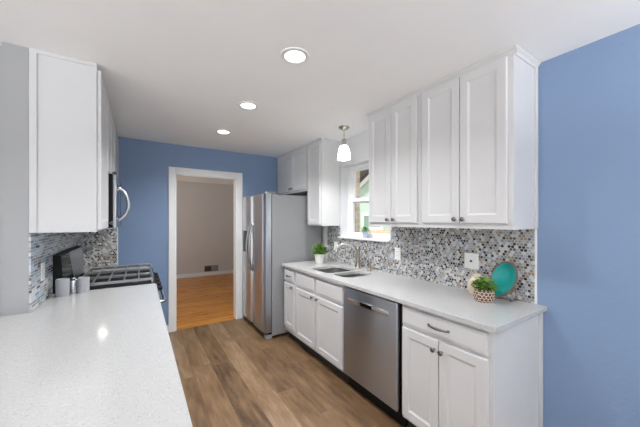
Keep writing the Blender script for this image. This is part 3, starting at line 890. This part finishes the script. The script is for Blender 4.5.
tag(MB().lathe([(.034, 0), (.042, .004), (.055, .04), (.056, .068), (.046, .10), (.029, .122), (.025, .136), (.029, .144), (.025, .144), (.021, .134), (.024, .12)], (2.040, 1.084, .914), 'z', 32).build('vase', M['cream'], None, 40),
    'round cream vase standing behind the lattice pot plant', 'vase')
# teal plate, oval, leaning on a wire stand
pc = Vector((2.062, .912, 1.048))
roll, lean = math.radians(17), math.radians(12)
MX = Matrix.Translation(pc) @ Matrix.Rotation(lean, 4, 'Y') @ Matrix.Rotation(roll, 4, 'X')
def plate_ring(a, b, dep, n=44):
    r = []
    for i in range(n):
        t = 2 * math.pi * i / n
        yy = a * math.cos(t); zz = b * math.sin(t)
        yy *= (1 - .10 * math.sin(t)) if False else (1 + .06 * math.sin(t))
        r.append(MX @ Vector((dep, yy, zz)))
    return r
pt = thing('decorative_plate', 'oval teal plate with brown rim propped against the mosaic', 'plate', (pc.x, pc.y, .92))
MB().rings([plate_ring(.03, .05, .010), plate_ring(.055, .09, .006), plate_ring(.076, .124, -.010), plate_ring(.079, .128, -.013), plate_ring(.0775, .126, -.0155), plate_ring(.070, .113, -.0135)], True, False).build('rim', M['plate_rim'], pt, 50)
MB().rings([plate_ring(.0705, .1165, -.0128), plate_ring(.070, .116, -.0150), plate_ring(.060, .10, -.008), plate_ring(.045, .08, .000), plate_ring(.02, .035, .004)], False, True).build('dish', M['teal'], pt, 60)
st = thing('plate_stand', 'bronze wire easel holding up the teal plate', 'stand', (2.05, .89, .914))
m = MB(); zt = .9165
for yy in (.855, .945):
    m.tube([(2.015, yy, .945), (2.018, yy, .93), (2.022, yy, zt + .002), (2.035, yy, zt), (2.108, yy, zt), (2.112, yy, zt + .004), (2.105, yy * .6 + .9 * .4, 1.06)], .0024, 8)
m.tube([(2.07, .855, zt), (2.07, .945, zt)], .0022, 8); m.tube([(2.105, .873, 1.06), (2.105, .927, 1.06)], .0022, 8)
m.build('wire_frame', M['wire'], st, 60)

# ------------------------------------------------------------------ outside the window
struct(bx('ground', M['grass'], None, 2.4, 40, -12, 40, -.5, -.4))
w = MB()
w.box(2.335, 2.40, WY1 - .035, 4.5, -.4, 2.7); w.box(2.335, 2.40, -1, WY0 + .03, -.4, 2.7); w.box(2.335, 2.40, WY0 + .03, WY1 - .035, -.4, WZ0 - .02); w.box(2.335, 2.40, WY0 + .03, WY1 - .035, WZ1, 2.7)
struct(w.build('wall_exterior', M['brick']))
hx = 6.5
hs = thing('house', 'pale green neighbouring house with white gable trim outside the window', 'house', (hx + 2, 5.4, -.4))
m = MB(); m.prism([(3.0, -.4), (8.6, -.4), (8.6, 2.1), (5.0, 4.05), (3.0, 2.9)], 'x', hx, hx + 5); m.build('wall', M['siding'], hs)
m = MB(); m.box(hx - .06, hx, 3.0, 8.6, -.4, 1.13); m.build('wainscot', M['brick'], hs)
def slope(y): return 2.38 + (7.72 - y) * .55
m = MB(); m.prism([(8.9, slope(8.9)), (8.9, slope(8.9) + .16), (5.0, slope(5.0) + .16), (5.0, slope(5.0))], 'x', hx - .09, hx - .03); m.build('gable_trim', M['ext_trim'], hs)
m = MB(); m.prism([(8.9, slope(8.9) + .30), (8.9, slope(8.9) + .42), (5.0, slope(5.0) + .42), (5.0, slope(5.0) + .30)], 'x', hx - .55, hx - .5); m.build('gable_trim', M['ext_trim'], hs)
m = MB(); m.prism([(8.9, slope(8.9) + .36), (8.9, slope(8.9) + .40), (5.0, slope(5.0) + .40), (5.0, slope(5.0) + .36)], 'x', hx - .5, hx + 5); m.build('roof', M['roof'], hs)
m = MB(); wy0, wy1, wz0, wz1 = 6.35, 7.33, 1.13, 1.70
m.box(hx - .05, hx, wy1 - .1, wy1, wz0, wz1); m.box(hx - .05, hx, wy0, wy0 + .1, wz0, wz1); m.box(hx - .05, hx, wy0 + .1, wy1 - .1, wz0, wz0 + .1); m.box(hx - .05, hx, wy0 + .1, wy1 - .1, wz1 - .1, wz1)
fr_ = m.build('window', M['ext_trim'], hs)
bx('pane', M['dark_glass'], fr_, hx - .03, hx - .01, wy0 + .1, wy1 - .1, wz0 + .1, wz1 - .1)
def tree(label, x, y, h, rad, n):
    o = thing('tree', label, 'tree', (x, y, -.4))
    m = MB(); m.tube([(x, y, -.4), (x + .1, y, h * .35), (x, y + .1, h * .7)], [.2, .15, .08], 10)
    for i in range(6):
        a = i * 1.05; m.tube([(x, y, h * (.3 + .05 * i)), (x + rad * .6 * math.cos(a), y + rad * .6 * math.sin(a), h * (.55 + .05 * i))], [.07, .03], 8)
    m.build('trunk', M['bark'], o)
    m = MB()
    for i in range(n):
        a = random.uniform(0, 6.283); q = random.random() ** .4; e = math.asin(random.uniform(-1, 1))
        b = Vector((x + rad * q * math.cos(a) * math.cos(e), y + rad * q * math.sin(a) * math.cos(e), h * .62 + h * .4 * q * math.sin(e)))
        leaf(m.bm, b, Vector((random.uniform(-1, 1), random.uniform(-1, 1), random.uniform(-.8, .6))), random.uniform(.16, .3), random.uniform(.1, .18))
    m.build('crown', M['leaf_tree'], o, 80)
tree('leafy tree rising behind the green house roof', 13.0, 13.6, 6.5, 2.6, 2600)
